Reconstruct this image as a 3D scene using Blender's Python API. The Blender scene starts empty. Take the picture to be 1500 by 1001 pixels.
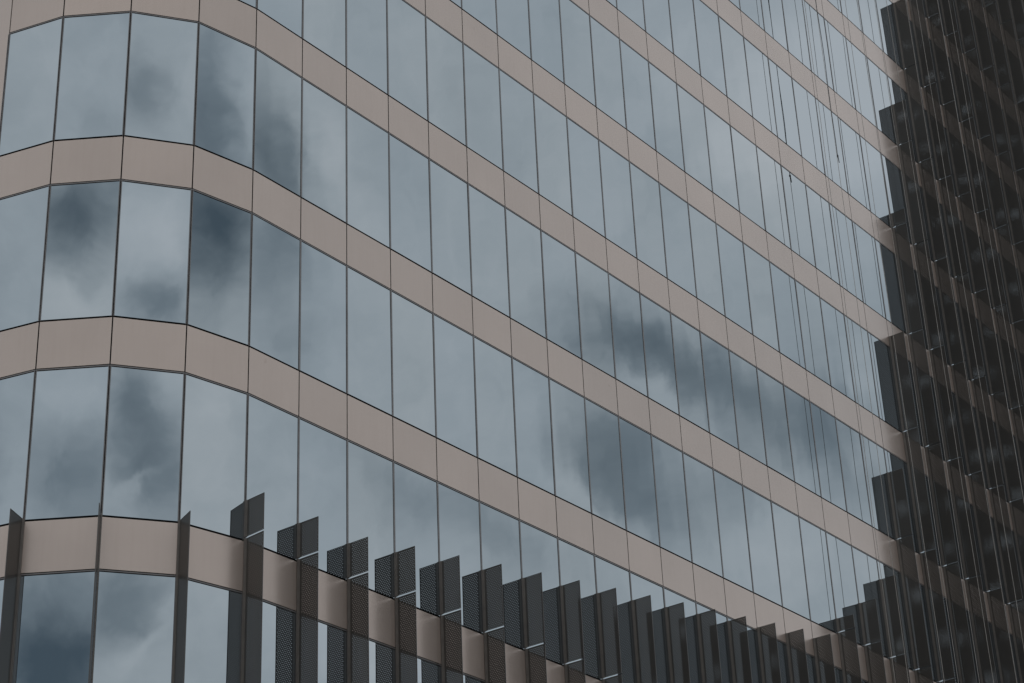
# Curved glass office building with beige spandrel bands and perforated bronze fins, seen from the street.
import bpy, bmesh, math, random
from mathutils import Vector, Matrix
C = bpy.context.scene
COL = C.collection
rnd = random.Random(7)

# ------------------------------------------------------------------ camera, sky, sun, exposure
CAM = Vector((-24.38516, -24.53680, -14.31237))
YAW, PITCH, ROLL, FPX = math.radians(53.17251), math.radians(27.94064), math.radians(-2.60762), 2975.67
fwd = Vector((math.sin(YAW) * math.cos(PITCH), math.cos(YAW) * math.cos(PITCH), math.sin(PITCH)))
rgt = Vector((math.cos(YAW), -math.sin(YAW), 0))
upv = rgt.cross(fwd)
c_, s_ = math.cos(ROLL), math.sin(ROLL)
rgt, upv = c_ * rgt + s_ * upv, c_ * upv - s_ * rgt
cam_data = bpy.data.cameras.new("camera")
cam = bpy.data.objects.new("camera", cam_data)
COL.objects.link(cam)
cam.matrix_world = Matrix(((rgt.x, upv.x, -fwd.x, CAM.x), (rgt.y, upv.y, -fwd.y, CAM.y), (rgt.z, upv.z, -fwd.z, CAM.z), (0, 0, 0, 1)))
cam_data.sensor_width = 36
cam_data.lens = FPX / 1500 * 36
cam_data.clip_start = 0.1
cam_data.clip_end = 3000
C.camera = cam
C.view_settings.view_transform = 'Standard'
C.view_settings.look = 'None'
C.view_settings.exposure = EXPOSURE = 0.0
C.view_settings.gamma = 1.0
C.cycles.transparent_max_bounces = 64
C.cycles.max_bounces = 8
C.cycles.caustics_reflective = False
C.cycles.use_denoising = True
C.cycles.denoising_input_passes = 'RGB_ALBEDO_NORMAL'
C.cycles.use_adaptive_sampling = False

SUN_EL, SUN_AZ = math.radians(66), math.radians(235)     # azimuth clockwise from +Y
world = bpy.data.worlds.new("World")
C.world = world
world.use_nodes = True
WN, WL = world.node_tree.nodes, world.node_tree.links
WN.clear()

def wn(kind, **kw):
    n = WN.new(kind)
    for k, v in kw.items():
        setattr(n, k, v)
    return n
def wmath(op, a, b=None, c=None):
    n = wn('ShaderNodeMath', operation=op)
    for i, x in enumerate((a, b, c)):
        if x is None: continue
        if isinstance(x, (int, float)): n.inputs[i].default_value = x
        else: WL.new(x, n.inputs[i])
    return n.outputs[0]
def wvec(op, a, b):
    n = wn('ShaderNodeVectorMath', operation=op)
    for i, x in enumerate((a, b)):
        if isinstance(x, tuple): n.inputs[i].default_value = x
        else: WL.new(x, n.inputs[i])
    return n.outputs['Value'] if op == 'DOT_PRODUCT' else n.outputs['Vector']

tc = wn('ShaderNodeTexCoord')
direction = tc.outputs['Generated']
def wnoise(scale, detail, rough, vec=None, distortion=0.0):
    n = wn('ShaderNodeTexNoise')
    n.inputs['Scale'].default_value = scale
    n.inputs['Detail'].default_value = detail
    n.inputs['Roughness'].default_value = rough
    n.inputs['Distortion'].default_value = distortion
    WL.new(vec or direction, n.inputs['Vector'])
    return n
warp1 = wnoise(22, 5, 0.6)
warp2 = wnoise(75, 4, 0.6)
w1 = wvec('SCALE', wvec('SUBTRACT', warp1.outputs['Color'], (0.5, 0.5, 0.5)), (0, 0, 0))
w1.node.inputs['Scale'].default_value = 0.036
w2 = wvec('SCALE', wvec('SUBTRACT', warp2.outputs['Color'], (0.5, 0.5, 0.5)), (0, 0, 0))
w2.node.inputs['Scale'].default_value = 0.014
wdir = wvec('ADD', direction, wvec('ADD', w1, w2))
# dark and light clouds: centre (a direction), two axes on the sky, weight
CLOUDS = [
    ((0.73427, -0.49328, 0.4664), (22.908, 24.575, -10.087), (14.459, -40.452, -65.575), 0.3),
    ((0.75042, -0.47437, 0.46027), (28.048, 26.175, -18.769), (7.201, -62.962, -76.667), 0.14),
    ((0.77335, -0.45086, 0.44572), (11.199, 10.342, -8.976), (2.008, -46.032, -50.072), 0.36),
    ((0.80689, -0.41396, 0.42139), (29.617, 60.808, 2.998), (15.138, -5.281, -34.189), 0.25),
    ((0.74938, -0.5118, 0.42011), (19.872, 42.533, 16.349), (19.727, 2.969, -31.585), 0.32),
    ((0.77272, -0.49759, 0.39409), (23.819, 21.523, -19.544), (-1.692, -35.357, -41.348), 0.3),
    ((0.79287, -0.45594, 0.40432), (30.216, 23.364, -32.929), (-7.498, -50.789, -42.596), 0.15),
    ((0.75784, -0.4925, 0.42793), (42.654, 61.162, -5.177), (23.699, -21.988, -67.305), 0.2),
    ((0.75685, -0.48029, 0.44328), (24.217, 17.242, -22.681), (-10.122, -85.743, -75.662), -0.14),
    ((0.7555, -0.52356, 0.39385), (25.604, 18.608, -24.394), (-20.072, -106.437, -103.052), -0.18),
    ((0.68715, -0.59754, 0.41324), (23.728, 15.087, -17.654), (-11.232, -56.671, -63.302), 0.14),
    ((0.72984, -0.56429, 0.38589), (18.487, 14.748, -13.412), (-5.025, -46.536, -58.579), 0.16),
    ((0.59474, -0.58873, 0.54743), (40.868, 56.823, 16.689), (15.838, -4.525, -22.082), 0.5),
    ((0.61137, -0.61167, 0.50208), (32.085, 47.533, 18.818), (25.387, -2.999, -34.581), 0.28),
    ((0.61463, -0.56745, 0.54793), (55.02, 80.822, 21.954), (19.118, -5.379, -27.027), -0.12),
    ((0.63949, -0.61268, 0.46441), (41.407, 43.694, 0.606), (20.511, -18.76, -53.014), 0.16),
    ((0.81672, -0.43913, 0.37434), (22.153, 37.247, -4.657), (14.134, -13.446, -46.633), -0.12),
    ((0.73571, -0.4002, 0.54642), (7.834, 5.596, -6.453), (0.805, -17.0, -13.541), -0.12),
    ((0.74967, -0.3491, 0.56225), (12.51, 9.444, -10.822), (1.396, -15.536, -11.513), -0.36),
    ((0.70035, -0.62775, 0.33976), (7.107, 5.486, -4.519), (-4.234, -24.23, -36.061), -0.2),
    ((0.72179, -0.43132, 0.54127), (27.802, 41.549, -3.98), (13.711, -12.161, -27.985), 0.06),
    ((0.32344, -0.75966, 0.56419), (59.959, 21.551, -5.375), (2.839, -11.17, -16.674), 0.46),
    ((0.33208, -0.74419, 0.57957), (70.565, 8.5, -29.539), (-14.424, -44.31, -48.65), -0.2),
    ((0.34277, -0.78323, 0.5187), (46.093, 21.094, 1.377), (9.829, -18.445, -34.36), 0.6),
    ((0.34744, -0.80659, 0.47822), (46.228, 20.833, 1.534), (16.713, -31.943, -66.046), 0.15),
    ((0.363, -0.82921, 0.42501), (55.415, 25.166, 1.748), (3.875, -7.625, -18.194), -0.12),
    ((-0.37417, -0.72986, 0.5721), (77.605, -36.83, 3.746), (-14.131, -39.601, -59.784), 0.3),
    ((-0.36189, -0.7313, 0.57813), (93.301, -43.065, 3.898), (-9.958, -27.977, -41.637), -0.1),
    ((-0.38627, -0.78296, 0.48762), (61.68, -28.729, 2.708), (-14.361, -38.471, -73.177), 0.34),
    ((-0.38296, -0.76713, 0.51465), (55.565, -26.037, 2.517), (-10.802, -29.391, -51.868), -0.15),
    ((-0.40442, -0.80077, 0.44183), (58.842, -33.816, -7.454), (-15.934, -16.74, -44.944), 0.42),
    ((-0.38813, -0.80354, 0.45131), (86.447, -69.746, -49.88), (-30.173, -7.766, -39.795), -0.12),
    ((-0.40536, -0.81746, 0.4092), (46.327, -21.871, 2.181), (-7.605, -19.318, -46.144), 0.36),
    ((-0.41066, -0.81788, 0.40304), (63.414, -10.776, 42.713), (136.002, -188.642, -244.374), -0.22),
    ((-0.42159, -0.83461, 0.35452), (46.553, -22.47, 2.438), (-8.342, -20.206, -57.515), 0.36),
    ((-0.41797, -0.84387, 0.33642), (37.779, -4.396, 35.886), (106.002, -101.298, -122.493), -0.18),
    ((-0.81555, -0.25762, 0.51818), (16.778, -47.257, 2.896), (-24.646, -12.201, -44.873), 0.62),
    ((-0.8346, -0.26306, 0.48398), (10.25, -59.557, -14.717), (-53.592, 13.051, -85.358), -0.12),
    ((-0.79199, -0.25029, 0.55687), (4.633, -97.639, -37.324), (-62.04, 26.513, -76.348), 0.12),
    ((-0.87028, -0.28059, 0.40483), (4.72, -40.105, -17.666), (-24.917, 16.914, -41.861), 0.34),
    ((-0.85396, -0.27243, 0.44333), (20.635, -58.65, 3.685), (-30.692, -14.625, -68.135), -0.1),
    ((-0.90279, -0.28549, 0.32168), (8.496, -24.936, 1.7), (-7.737, -3.338, -24.688), 0.72),
    ((-0.80314, 0.34595, 0.48506), (-28.191, -73.331, 5.596), (-24.406, 5.683, -44.48), 0.22),
    ((-0.83272, 0.35607, 0.42402), (-28.46, -73.413, 5.726), (-14.191, 3.506, -30.826), 0.48),
    ((-0.7541, 0.33002, 0.56782), (-28.142, -73.822, 5.509), (-19.394, 4.226, -28.222), 0.05),
]
total = None
for cen, U, V, w in CLOUDS:
    rel = wvec('SUBTRACT', wdir, cen)
    u, v = wvec('DOT_PRODUCT', rel, U), wvec('DOT_PRODUCT', rel, V)
    q = wmath('MULTIPLY_ADD', u, u, wmath('MULTIPLY', v, v))
    d3 = wvec('DOT_PRODUCT', rel, rel)
    q = wmath('MULTIPLY_ADD', d3, 60.0, q)
    g = wmath('POWER', 2.0, wmath('MULTIPLY', q, -1.1))
    total = wmath('MULTIPLY', g, w) if total is None else wmath('MULTIPLY_ADD', g, w, total)
fine = wnoise(26, 7, 0.6, wdir, 0.3)
broad = wnoise(7, 6, 0.6, direction, 0.4)
dark = wmath('MULTIPLY_ADD', wmath('SUBTRACT', fine.outputs['Fac'], 0.5), 0.36, wmath('MULTIPLY_ADD', wmath('SUBTRACT', broad.outputs['Fac'], 0.5), 0.30, total))
dark = wmath('ADD', dark, 0.28)
ramp = wn('ShaderNodeValToRGB')
WL.new(dark, ramp.inputs[0])
el = ramp.color_ramp.elements
el[0].position, el[0].color = 0.0, (1.06, 1.10, 1.16, 1)
el[1].position, el[1].color = 1.0, (0.13, 0.18, 0.225, 1)
for pos, colr in ((0.28, (0.77, 0.84, 0.905, 1)), (0.62, (0.40, 0.47, 0.53, 1))):
    e = ramp.color_ramp.elements.new(pos)
    e.color = colr
cloud = wn('ShaderNodeVectorMath', operation='SCALE')
WL.new(ramp.outputs[0], cloud.inputs[0])
cloud.inputs['Scale'].default_value = 10.4
sky = wn('ShaderNodeTexSky', sky_type='NISHITA')
sky.sun_disc = False
sky.sun_elevation = SUN_EL
sky.sun_rotation = SUN_AZ
mix = wn('ShaderNodeMix', data_type='RGBA')
mix.inputs[0].default_value = 0.94
WL.new(sky.outputs[0], mix.inputs[6])
WL.new(cloud.outputs[0], mix.inputs[7])
bg = wn('ShaderNodeBackground')
WL.new(mix.outputs[2], bg.inputs[0])
bg.inputs[1].default_value = 0.10
wout = wn('ShaderNodeOutputWorld')
WL.new(bg.outputs[0], wout.inputs[0])

sun_data = bpy.data.lights.new("sun", 'SUN')
sun_data.energy = 0.5
sun_data.angle = math.radians(30)
sun_data.color = (1.0, 0.95, 0.88)
sun = bpy.data.objects.new("sun", sun_data)
COL.objects.link(sun)
sdir = Vector((math.sin(SUN_AZ) * math.cos(SUN_EL), math.cos(SUN_AZ) * math.cos(SUN_EL), math.sin(SUN_EL)))
sun.rotation_euler = sdir.to_track_quat('Z', 'Y').to_euler()

# ------------------------------------------------------------------ materials
GLASS_IOR = 4.0
PANEL_A, PANEL_B = (0.386, 0.309, 0.262), (0.419, 0.336, 0.285)
FIN_COL = (0.041, 0.0355, 0.030)
def material(name):
    m = bpy.data.materials.new(name)
    m.use_nodes = True
    nt = m.node_tree
    return m, nt, nt.nodes['Principled BSDF']
def setp(b, **kw):
    for k, v in kw.items():
        b.inputs[k.replace('_', ' ')].default_value = v
def mnode(nt, kind, **kw):
    n = nt.nodes.new(kind)
    for k, v in kw.items():
        setattr(n, k, v)
    return n
def noise(nt, scale, detail=4, rough=0.55, coord='Object', stretch=None):
    t = mnode(nt, 'ShaderNodeTexCoord')
    n = mnode(nt, 'ShaderNodeTexNoise')
    n.inputs['Scale'].default_value = scale
    n.inputs['Detail'].default_value = detail
    n.inputs['Roughness'].default_value = rough
    src = t.outputs[coord]
    if stretch:
        mp = mnode(nt, 'ShaderNodeMapping')
        mp.inputs['Scale'].default_value = stretch
        nt.links.new(src, mp.inputs[0])
        src = mp.outputs[0]
    nt.links.new(src, n.inputs['Vector'])
    return n
def ramp_of(nt, fac, stops):
    r = mnode(nt, 'ShaderNodeValToRGB')
    nt.links.new(fac, r.inputs[0])
    els = r.color_ramp.elements
    for k, (p, col) in enumerate(stops):
        x = els[k] if k < 2 else els.new(p)
        x.position = p
        x.color = (*col, 1)
    return r.outputs[0]
def bump(nt, b, height, strength, dist):
    n = mnode(nt, 'ShaderNodeBump')
    n.inputs['Strength'].default_value = strength
    n.inputs['Distance'].default_value = dist
    nt.links.new(height, n.inputs['Height'])
    nt.links.new(n.outputs[0], b.inputs['Normal'])

# solar control glass: dark body, strong cool reflection, very slightly wavy and dusty
M_GLASS, nt, b = material('coated_glass')
setp(b, Base_Color=(0.016, 0.022, 0.027, 1), IOR=GLASS_IOR, Roughness=0.015, Specular_Tint=(0.90, 0.97, 1.0, 1))
wv = noise(nt, 0.9, 1, 0.4, 'Object', (1.0, 1.0, 0.45))
bump(nt, b, wv.outputs['Fac'], 1.0, 0.0026)
du = noise(nt, 3.0, 5, 0.6, 'Object', (1.0, 1.0, 0.25))
nt.links.new(ramp_of(nt, du.outputs['Fac'], [(0.45, (0.003, 0.004, 0.005)), (0.75, (0.008, 0.009, 0.010))]), b.inputs['Base Color'])

inf = mnode(nt, 'ShaderNodeObjectInfo')
nt.links.new(ramp_of(nt, inf.outputs['Random'], [(0.0, (0.855, 0.935, 0.975)), (1.0, (0.925, 0.985, 1.0))]), b.inputs['Specular Tint'])

# pinkish beige coated aluminium panels, satin
M_PANEL, nt, b = material('beige_coated_aluminium')
big = noise(nt, 0.55, 5, 0.6)
streak = noise(nt, 2.2, 5, 0.65, 'Object', (6.0, 6.0, 0.35))
col1 = ramp_of(nt, big.outputs['Fac'], [(0.3, PANEL_A), (0.7, PANEL_B)])
mx = mnode(nt, 'ShaderNodeMix', data_type='RGBA', blend_type='MULTIPLY')
mx.inputs[0].default_value = 1.0
nt.links.new(col1, mx.inputs[6])
nt.links.new(ramp_of(nt, streak.outputs['Fac'], [(0.25, (0.97, 0.965, 0.96)), (0.55, (1, 1, 1))]), mx.inputs[7])
spot = noise(nt, 3.3, 2, 0.5)
mx2 = mnode(nt, 'ShaderNodeMix', data_type='RGBA', blend_type='MULTIPLY')
mx2.inputs[0].default_value = 1.0
nt.links.new(mx.outputs[2], mx2.inputs[6])
nt.links.new(ramp_of(nt, spot.outputs['Fac'], [(0.76, (1, 1, 1)), (0.82, (0.75, 0.72, 0.7))]), mx2.inputs[7])
inf = mnode(nt, 'ShaderNodeObjectInfo')
vary = mnode(nt, 'ShaderNodeMix', data_type='RGBA', blend_type='MULTIPLY')
vary.inputs[0].default_value = 1.0
nt.links.new(mx2.outputs[2], vary.inputs[6])
nt.links.new(ramp_of(nt, inf.outputs['Random'], [(0.0, (0.955, 0.96, 0.965)), (1.0, (1.0, 1.0, 1.0))]), vary.inputs[7])
nt.links.new(vary.outputs[2], b.inputs['Base Color'])
setp(b, Roughness=0.27, IOR=1.5, Metallic=0.5)
wob = noise(nt, 1.1, 2, 0.5)
bump(nt, b, wob.outputs['Fac'], 0.6, 0.004)

def simple(name, col, rough, metal=0.0, var=0.2, scale=3.0, ior=1.5):
    m, nt, b = material(name)
    n = noise(nt, scale, 5, 0.6)
    lo = tuple(x * (1 - var) for x in col)
    hi = tuple(x * (1 + var) for x in col)
    nt.links.new(ramp_of(nt, n.outputs['Fac'], [(0.3, lo), (0.7, hi)]), b.inputs['Base Color'])
    setp(b, Roughness=rough, Metallic=metal, IOR=ior)
    return m
M_MULLION = simple('grey_brown_anodised_bar', (0.115, 0.104, 0.099), 0.42, 0.0)
M_GASKET = simple('black_rubber_gasket', (0.012, 0.012, 0.013), 0.6)
M_CORE = simple('black_backing', (0.010, 0.010, 0.011), 0.8)
M_RAIL = simple('bronze_painted_rail', (0.125, 0.110, 0.097), 0.45, 0.0)
M_BRONZE = simple('bronze_painted_steel', FIN_COL, 0.45, 0.0)
M_BOLT = simple('steel_bolt', (0.05, 0.047, 0.045), 0.4, 0.6)
M_ROPE = simple('weathered_rope', (0.30, 0.275, 0.25), 0.9, 0.0, 0.35, 40)
M_ROPE_DARK = simple('dark_rope', (0.03, 0.03, 0.035), 0.9, 0.0, 0.3, 40)
M_ROOF = simple('grey_roof_membrane', (0.20, 0.20, 0.20), 0.8)
M_PAVING = simple('pale_paving', (0.22, 0.21, 0.20), 0.8, 0.0, 0.3, 0.6)

# perforated sheet: rows of staggered slots punched through, in the sheet's own coordinates
M_PERF, nt, b = material('perforated_bronze_sheet')
setp(b, Base_Color=(*FIN_COL, 1), Roughness=0.45, IOR=1.5)
t = mnode(nt, 'ShaderNodeTexCoord')
sx = mnode(nt, 'ShaderNodeSeparateXYZ')
nt.links.new(t.outputs['Object'], sx.inputs[0])
def mm(op, a, b2=None):
    n = mnode(nt, 'ShaderNodeMath', operation=op)
    for i, x in enumerate((a, b2)):
        if x is None: continue
        if isinstance(x, (int, float)): n.inputs[i].default_value = x
        else: nt.links.new(x, n.inputs[i])
    return n.outputs[0]
PY, PZ, HW, HH = 0.046, 0.039, 0.235, 0.15
rz = mm('DIVIDE', sx.outputs['Z'], PZ)
row = mm('FLOOR', rz)
odd = mm('MULTIPLY', mm('MODULO', row, 2.0), 0.5)
fy = mm('ABSOLUTE', mm('SUBTRACT', mm('FRACT', mm('ADD', mm('DIVIDE', sx.outputs['Y'], PY), odd)), 0.5))
fz = mm('ABSOLUTE', mm('SUBTRACT', mm('FRACT', rz), 0.5))
hole = mm('MULTIPLY', mm('LESS_THAN', fy, HW), mm('LESS_THAN', fz, HH))
tr = mnode(nt, 'ShaderNodeBsdfTransparent')
ms = mnode(nt, 'ShaderNodeMixShader')
nt.links.new(hole, ms.inputs[0])
nt.links.new(b.outputs[0], ms.inputs[1])
nt.links.new(tr.outputs[0], ms.inputs[2])
nt.links.new(ms.outputs[0], nt.nodes['Material Output'].inputs['Surface'])

# ------------------------------------------------------------------ helpers
def link(name, me, mats, parent=None):
    o = bpy.data.objects.new(name, me)
    for m in mats:
        me.materials.append(m)
    COL.objects.link(o)
    if parent: o.parent = parent
    return o
def bm_mesh(name, bm):
    me = bpy.data.meshes.new(name)
    bmesh.ops.recalc_face_normals(bm, faces=bm.faces)
    bm.to_mesh(me)
    bm.free()
    return me
def add_prism(bm, A, B, n, t0, t1, z0, z1, slot=0, tilt=None):
    """box between plan points A and B, from offset t0 to t1 along outward normal n, between z0 and z1"""
    vs = []
    for t in (t0, t1):
        for (p, z) in ((A, z0), (B, z0), (B, z1), (A, z1)):
            vs.append(bm.verts.new((p[0] + n[0] * t, p[1] + n[1] * t, z)))
    if tilt:
        cx = sum((v.co for v in vs), Vector()) / 8
        rot = Matrix.Rotation(tilt[0], 3, 'Z') @ Matrix.Rotation(tilt[1], 3, Vector((-n[1], n[0], 0)))
        for v in vs:
            v.co = cx + rot @ (v.co - cx)
    for f in ((0, 1, 2, 3), (4, 5, 6, 7), (0, 1, 5, 4), (1, 2, 6, 5), (2, 3, 7, 6), (3, 0, 4, 7)):
        bm.faces.new([vs[i] for i in f]).material_index = slot
def add_box(bm, x0, x1, y0, y1, z0, z1, slot=0):
    add_prism(bm, (x0, y0), (x1, y0), (0, 1), 0, y1 - y0, z0, z1, slot)
def part(o, parent):
    o.parent = parent
    return o
def area_in_view(quad):
    """size on the picture of a quad, cut to the frame (only ranks panels by how large they show)"""
    pts = []
    for p in quad:
        v = Vector(p) - CAM
        d = v.dot(fwd)
        if d <= 0.1: return 0.0
        pts.append((750 + FPX * v.dot(rgt) / d, 500.5 - FPX * v.dot(upv) / d))
    for axis, lim, sgn in ((0, 0, 1), (0, 1500, -1), (1, 0, 1), (1, 1001, -1)):
        out = []
        for i in range(len(pts)):
            a, b = pts[i - 1], pts[i]
            ia, ib = sgn * (a[axis] - lim) >= 0, sgn * (b[axis] - lim) >= 0
            if ia != ib:
                s = (lim - a[axis]) / (b[axis] - a[axis])
                out.append((a[0] + s * (b[0] - a[0]), a[1] + s * (b[1] - a[1])))
            if ib: out.append(b)
        pts = out
        if not pts: return 0.0
    return abs(sum(pts[i - 1][0] * pts[i][1] - pts[i][0] * pts[i - 1][1] for i in range(len(pts)))) / 2

# ------------------------------------------------------------------ plan of the curtain wall
W, H, BAND = 1.39192, 4.0, 0.996
GROUND, STOREY0, STOREY1 = -15.9, -3, 12            # storey j: sill line at z = 4 j
NCOL = 56
P = {0: (0.0, 0.0), -1: (-1.39180, 0.24676), -2: (-2.52759, 1.01737), -3: (-3.29895, 2.15779), -4: (-3.64, 3.40)}
P[-5] = (P[-4][0] - 0.12, P[-4][1] + 1.386)
for k in range(6, 14): P[-k] = (P[-5][0], P[-5][1] + W * (k - 5))
for k in range(1, NCOL + 1): P[k] = (k * W + 0.0036 * (min(max(k, 10), 30) - 10) ** 2 + 0.144 * max(k - 30, 0), 0.0)
KMIN = -13
def normal(k):                                       # facet between column k and k + 1
    a, b = P[k], P[k + 1]
    L = math.hypot(b[0] - a[0], b[1] - a[1])
    return ((b[1] - a[1]) / L, -(b[0] - a[0]) / L)
def lerp(a, b, s): return (a[0] + (b[0] - a[0]) * s, a[1] + (b[1] - a[1]) * s)
def span(k, g):
    a, b = P[k], P[k + 1]
    L = math.hypot(b[0] - a[0], b[1] - a[1])
    return lerp(a, b, g / L), lerp(a, b, 1 - g / L)
def outward(k):
    n1 = normal(k - 1) if k > KMIN else normal(k)
    n2 = normal(k) if k < NCOL else normal(k - 1)
    x, y = n1[0] + n2[0], n1[1] + n2[1]
    L = math.hypot(x, y)
    return (x / L, y / L)

building = bpy.data.objects.new("office_building", None)
building.location = (0, 0, GROUND)
COL.objects.link(building)
building["label"] = "glass office building with beige bands, rounded corner and bronze perforated fins"
building["category"] = "building"
bpy.context.view_layer.update()
def own(o):                                          # parent to the building, keep the world place
    o.parent = building
    o.matrix_parent_inverse = Matrix.Translation((0, 0, -GROUND))
    return o

# the dark structure behind the cladding
bm = bmesh.new()
ring = []
for k in range(KMIN, NCOL + 1):
    n = outward(k)
    ring.append((P[k][0] - n[0] * 0.075, P[k][1] - n[1] * 0.075))
ring += [(P[NCOL][0] - 0.075, 18.0), (P[KMIN][0] + 0.3, 18.0)]
lo = [bm.verts.new((x, y, GROUND)) for x, y in ring]
hi = [bm.verts.new((x, y, STOREY1 * H + 0.35)) for x, y in ring]
for i in range(len(ring)):
    bm.faces.new((lo[i - 1], lo[i], hi[i], hi[i - 1]))
bm.faces.new(hi)
own(link("wall", bm_mesh("wall", bm), [M_CORE]))
bm = bmesh.new()
top = [bm.verts.new((x, y, STOREY1 * H + 0.36)) for x, y in ring]
bm.faces.new(top)
own(link("roof", bm_mesh("roof", bm), [M_ROOF]))

# glass and spandrel panels
glass, spandrel = [], []
for j in range(STOREY0, STOREY1 + 1):
    zt = j * H
    for k in range(KMIN, NCOL):
        n = normal(k)
        A, B = span(k, 0.013)
        q = [(A[0], A[1], zt - BAND), (B[0], B[1], zt - BAND), (B[0], B[1], zt), (A[0], A[1], zt)]
        if k >= -4:
            spandrel.append((area_in_view(q), k, j, A, B, n, zt - BAND + 0.008, zt - 0.018))
        g0 = zt - H + 0.020 if j > STOREY0 else GROUND + 0.4
        if k >= -4:
            A, B = span(k, 0.028)
            q = [(A[0], A[1], g0), (B[0], B[1], g0), (B[0], B[1], zt - BAND), (A[0], A[1], zt - BAND)]
            glass.append((area_in_view(q), k, j, A, B, n, g0, zt - BAND - 0.052))
def hidden(k, j):                                    # behind the tall fins at the far end
    return k >= 22 or (k >= 19 and j <= k - 15) or (k >= 15 and j <= 1)
def clad(rows, name, mat, thick, sigma):
    rows.sort(key=lambda r: -(r[0] * (0.02 if hidden(r[1], r[2]) else 1)))
    rest = bmesh.new()
    for i, (a, k, j, A, B, n, z0, z1) in enumerate(rows):
        tilt = (rnd.gauss(0, sigma), rnd.gauss(0, sigma)) if sigma else None
        if i < 100:
            bm = bmesh.new()
            add_prism(bm, A, B, n, -thick, 0.0, z0, z1, 0, tilt)
            own(link(name, bm_mesh(name, bm), [mat]))
        else:
            add_prism(rest, A, B, n, -thick, 0.0, z0, z1, 0, tilt)
    o = own(link(name, bm_mesh(name, rest), [mat]))
    o["kind"] = "stuff"
clad(glass, "window_pane", M_GLASS, 0.02, 0.0012)
clad(spandrel, "spandrel_panel", M_PANEL, 0.006, 0.0004)
# blank beige return wall left of the rounded corner
bm = bmesh.new()
for k in range(KMIN, -4):
    A, B = span(k, 0.011)
    add_prism(bm, A, B, normal(k), -0.02, 0.0, GROUND + 0.4, STOREY1 * H - 0.022, 0)
own(link("side_wall_cladding", bm_mesh("side_wall_cladding", bm), [M_PANEL]))
# parapet coping
bm = bmesh.new()
for k in range(KMIN, NCOL):
    add_prism(bm, P[k], P[k + 1], normal(k), -0.30, 0.03, STOREY1 * H + 0.37, STOREY1 * H + 0.45, 0)
own(link("parapet_coping", bm_mesh("parapet_coping", bm), [M_PANEL]))

# horizontal bars under each beige band
for j in range(STOREY0, STOREY1 + 1):
    z = j * H - BAND
    bm = bmesh.new()
    for k in range(-4, NCOL):
        A, B = span(k, 0.004)
        n = normal(k)
        add_prism(bm, A, B, n, -0.06, 0.004, z - 0.034, z - 0.010, 0)
    own(link("transom", bm_mesh("transom", bm), [M_MULLION]))
# vertical bars between the panes
for k in range(-4, NCOL + 1):
    bm = bmesh.new()
    for j in range(STOREY0, STOREY1 + 1):
        z0 = (j - 1) * H + 0.006 if j > STOREY0 else GROUND + 0.4
        z1 = j * H - BAND - 0.036
        if -4 < k <= 0 or k == -4:
            for kk, near in ((k - 1, False), (k, True)):
                n = normal(kk)
                a, b = P[kk], P[kk + 1]
                L = W
                s0, s1 = (0.010 / L, 0.026 / L) if near else (1 - 0.026 / L, 1 - 0.010 / L)
                add_prism(bm, lerp(a, b, s0), lerp(a, b, s1), n, -0.05, 0.006, z0, z1, 0)
        else:
            x = P[k][0]
            add_box(bm, x - 0.021, x + 0.021, -0.010, 0.05, z0, z1)
    own(link("mullion", bm_mesh("mullion", bm), [M_MULLION]))

# ------------------------------------------------------------------ perforated fins
DEPTH, GAP0, GAP1 = 0.515, 0.026, 0.060
TOP = {-4: 0.02, -3: 0.02, -2: 0.02, -1: 0.02, 0: 0.78, 1: 0.755, 2: 0.76, 3: 0.985, 4: 1.195, 5: 1.41, 6: 1.62, 7: 1.835, 8: 2.045, 9: 2.255, 10: 2.46,
       11: 2.665, 12: 2.86, 13: 3.06, 14: 3.27, 15: 3.50, 16: 4.43, 17: 5.26, 18: 6.37, 19: 10.18, 20: 15.37, 21: 20.58, 22: 25.72, 23: 31.0, 24: 36.1, 25: 41.4}
def fin_sheet(h):
    """one storey's sheet: origin at the mullion, -y outward, bottom at z = 0"""
    bm = bmesh.new()
    add_box(bm, -0.003, 0.003, -DEPTH + 0.014, -0.10, 0.012, h - 0.012, 0)
    add_box(bm, -0.004, 0.004, -0.10, -0.06, 0.0, h, 1)                       # plain inner margin
    add_box(bm, -0.008, 0.008, -DEPTH, -DEPTH + 0.014, 0.0, h, 1)             # folded outer edge
    add_box(bm, -0.005, 0.005, -DEPTH + 0.014, -0.10, 0.0, 0.012, 1)
    add_box(bm, -0.005, 0.005, -DEPTH + 0.014, -0.10, h - 0.012, h, 1)
    z = 0.15
    while z < h - 0.05:                                                       # bolt heads
        for sx in (-1, 1):
            add_box(bm, min(sx * 0.004, sx * 0.010), max(sx * 0.004, sx * 0.010), -0.083, -0.071, z, z + 0.012, 2)
        z += 0.62
    return bm_mesh("fin_sheet", bm)
def fin_rail(h):
    bm = bmesh.new()
    add_box(bm, -0.024, 0.024, -0.028, 0.0, 0.0, h, 0)
    add_box(bm, -0.013, 0.013, -0.060, -0.028, 0.0, h, 0)
    return bm_mesh("fin_rail", bm)
full_h = H - (GAP1 - GAP0)
cache = {}
def shapes(h):
    key = round(h, 4)
    if key not in cache:
        s, r = fin_sheet(h), fin_rail(h)
        for m in (M_PERF, M_BRONZE, M_BOLT): s.materials.append(m)
        r.materials.append(M_RAIL)
        cache[key] = (s, r)
    return cache[key]
LOWEST = -2
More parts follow.
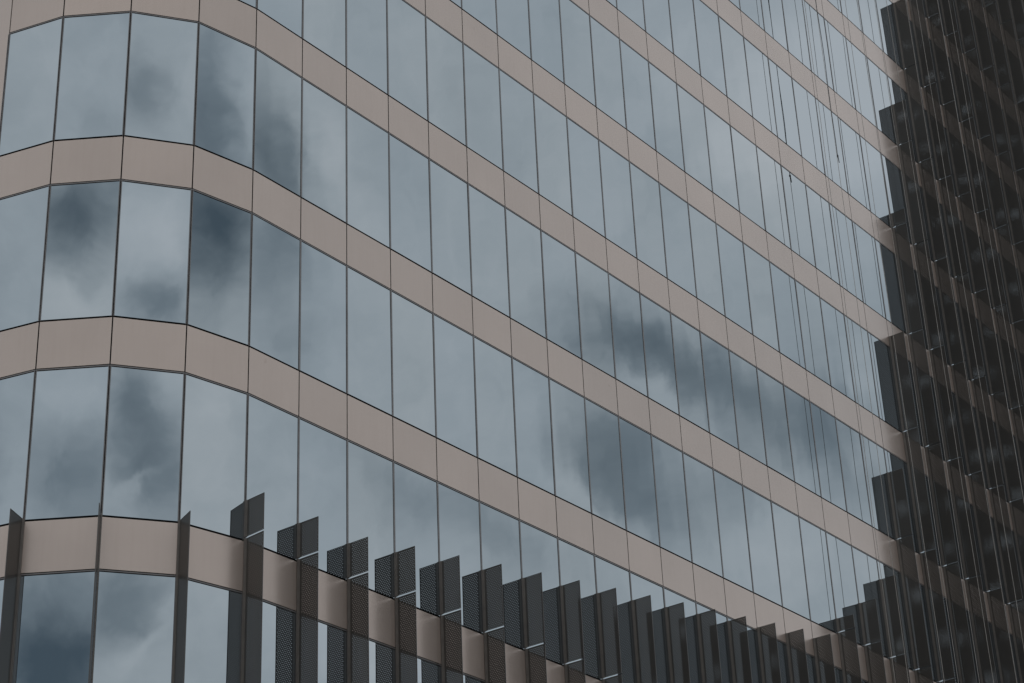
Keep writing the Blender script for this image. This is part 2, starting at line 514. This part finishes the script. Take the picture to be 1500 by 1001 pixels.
for k in range(-4, 49):
    top = TOP.get(k, STOREY1 * H - 0.1)
    ox, oy = outward(k)
    fin = bpy.data.objects.new("sun_fin", None)
    fin.location = (P[k][0] + ox * 0.012, P[k][1] + oy * 0.012, LOWEST * H)
    fin.rotation_euler = (0, 0, math.atan2(oy, ox) + math.pi / 2)
    COL.objects.link(fin)
    own(fin)
    z = LOWEST * H + GAP1
    while z < top - 0.05:
        z1 = min(z + full_h, top)
        if top - z1 < 0.4: z1 = top
        s, r = shapes(z1 - z)
        for nm, me in (("perforated_sheet", s), ("rail", r)):
            o = bpy.data.objects.new(nm, me)
            COL.objects.link(o)
            o.parent = fin
            o.location = (0, 0, z - LOWEST * H)
        z = z1 + (GAP1 - GAP0)

# ------------------------------------------------------------------ ropes hanging from the roof in front of the wall
ROPES = [(23.71, 0.86, "leftmost hanging rope, first of the pair left of the knotted end", -1),
         (24.55, 0.84, "hanging rope with a thicker dark knotted end beside the leftmost rope", 20.0),
         (26.58, 0.92, "third hanging rope from the left, left one of the second pair", -1),
         (27.59, 0.90, "fourth hanging rope from the left, right one of the second pair", -1),
         (28.91, 0.95, "fifth hanging rope from the left, crossing the first tall fins", -1),
         (29.95, 0.92, "sixth hanging rope from the left, pale against the dark fins", -1),
         (31.60, 0.92, "seventh hanging rope from the left, pale against the dark fins", -1),
         (32.55, 0.94, "eighth hanging rope from the left, pale against the dark fins", -1),
         (34.60, 0.92, "second rope from the right, hanging before the densest dark fins", -1),
         (35.60, 0.94, "rightmost hanging rope before the densest dark fins", -1)]
def tube(bm, path, rad, sides=6, twist=0.0):
    rings = []
    for i, p in enumerate(path):
        rings.append([bm.verts.new((p[0] + rad * math.cos(2 * math.pi * s / sides + twist * i), p[1] + rad * math.sin(2 * math.pi * s / sides + twist * i), p[2])) for s in range(sides)])
    for a, b in zip(rings, rings[1:]):
        for s in range(sides):
            bm.faces.new((a[s], a[(s + 1) % sides], b[(s + 1) % sides], b[s]))
    bm.faces.new(rings[0]); bm.faces.new(rings[-1])
def add_ball(bm, cen, r, sq=1.0):
    bmesh.ops.create_uvsphere(bm, u_segments=10, v_segments=7, radius=r, matrix=Matrix.Translation(cen) @ Matrix.Diagonal((1, 1, sq, 1)))
for x, d, lab, knot in ROPES:
    bm = bmesh.new()
    ph = rnd.random() * 6.28
    ztop, zbot = STOREY1 * H + 0.55, GROUND + 0.02
    N = 260
    path = []
    for i in range(N + 1):
        z = ztop + (zbot - ztop) * i / N
        path.append((x + 0.012 * math.sin(z * 0.31 + ph) + 0.006 * math.sin(z * 1.1 + 2 * ph), -d + 0.012 * math.cos(z * 0.27 + ph), z))
    tube(bm, path, 0.0072)
    # over the parapet and back to the roof
    tube(bm, [(x, -d, ztop), (x, -d + 0.05, ztop + 0.05), (x, -0.3, ztop + 0.07), (x, 0.4, ztop + 0.02), (x, 1.4, STOREY1 * H + 0.37)], 0.0085)
    o = link("rope", bm_mesh("rope", bm), [M_ROPE])
    o["label"] = lab
    o["category"] = "rope"
    o["group"] = "ropes hanging from the roof in front of the glass"
    if knot > 0:
        bm = bmesh.new()
        pts = []
        for i in range(60):
            z = ztop - 0.1 + (knot - ztop + 0.1) * i / 59
            pts.append((x + 0.022 + 0.015 * math.sin(z * 0.9), -d - 0.012 + 0.01 * math.cos(z * 1.7), z))
        tube(bm, pts, 0.010)
        add_ball(bm, pts[-1], 0.030, 1.8)
        tube(bm, [(pts[-1][0] + 0.02, pts[-1][1], knot), (pts[-1][0] + 0.05, pts[-1][1], knot - 0.22)], 0.013)
        e = link("knotted_end", bm_mesh("knotted_end", bm), [M_ROPE_DARK], o)

# ------------------------------------------------------------------ ground
bm = bmesh.new()
S = 900
bm.faces.new([bm.verts.new(v) for v in ((-S, -S, GROUND), (S, -S, GROUND), (S, S, GROUND), (-S, S, GROUND))])
g = link("ground", bm_mesh("ground", bm), [M_PAVING])
g["kind"] = "structure"
g["label"] = "pale grey paved street in front of the building"
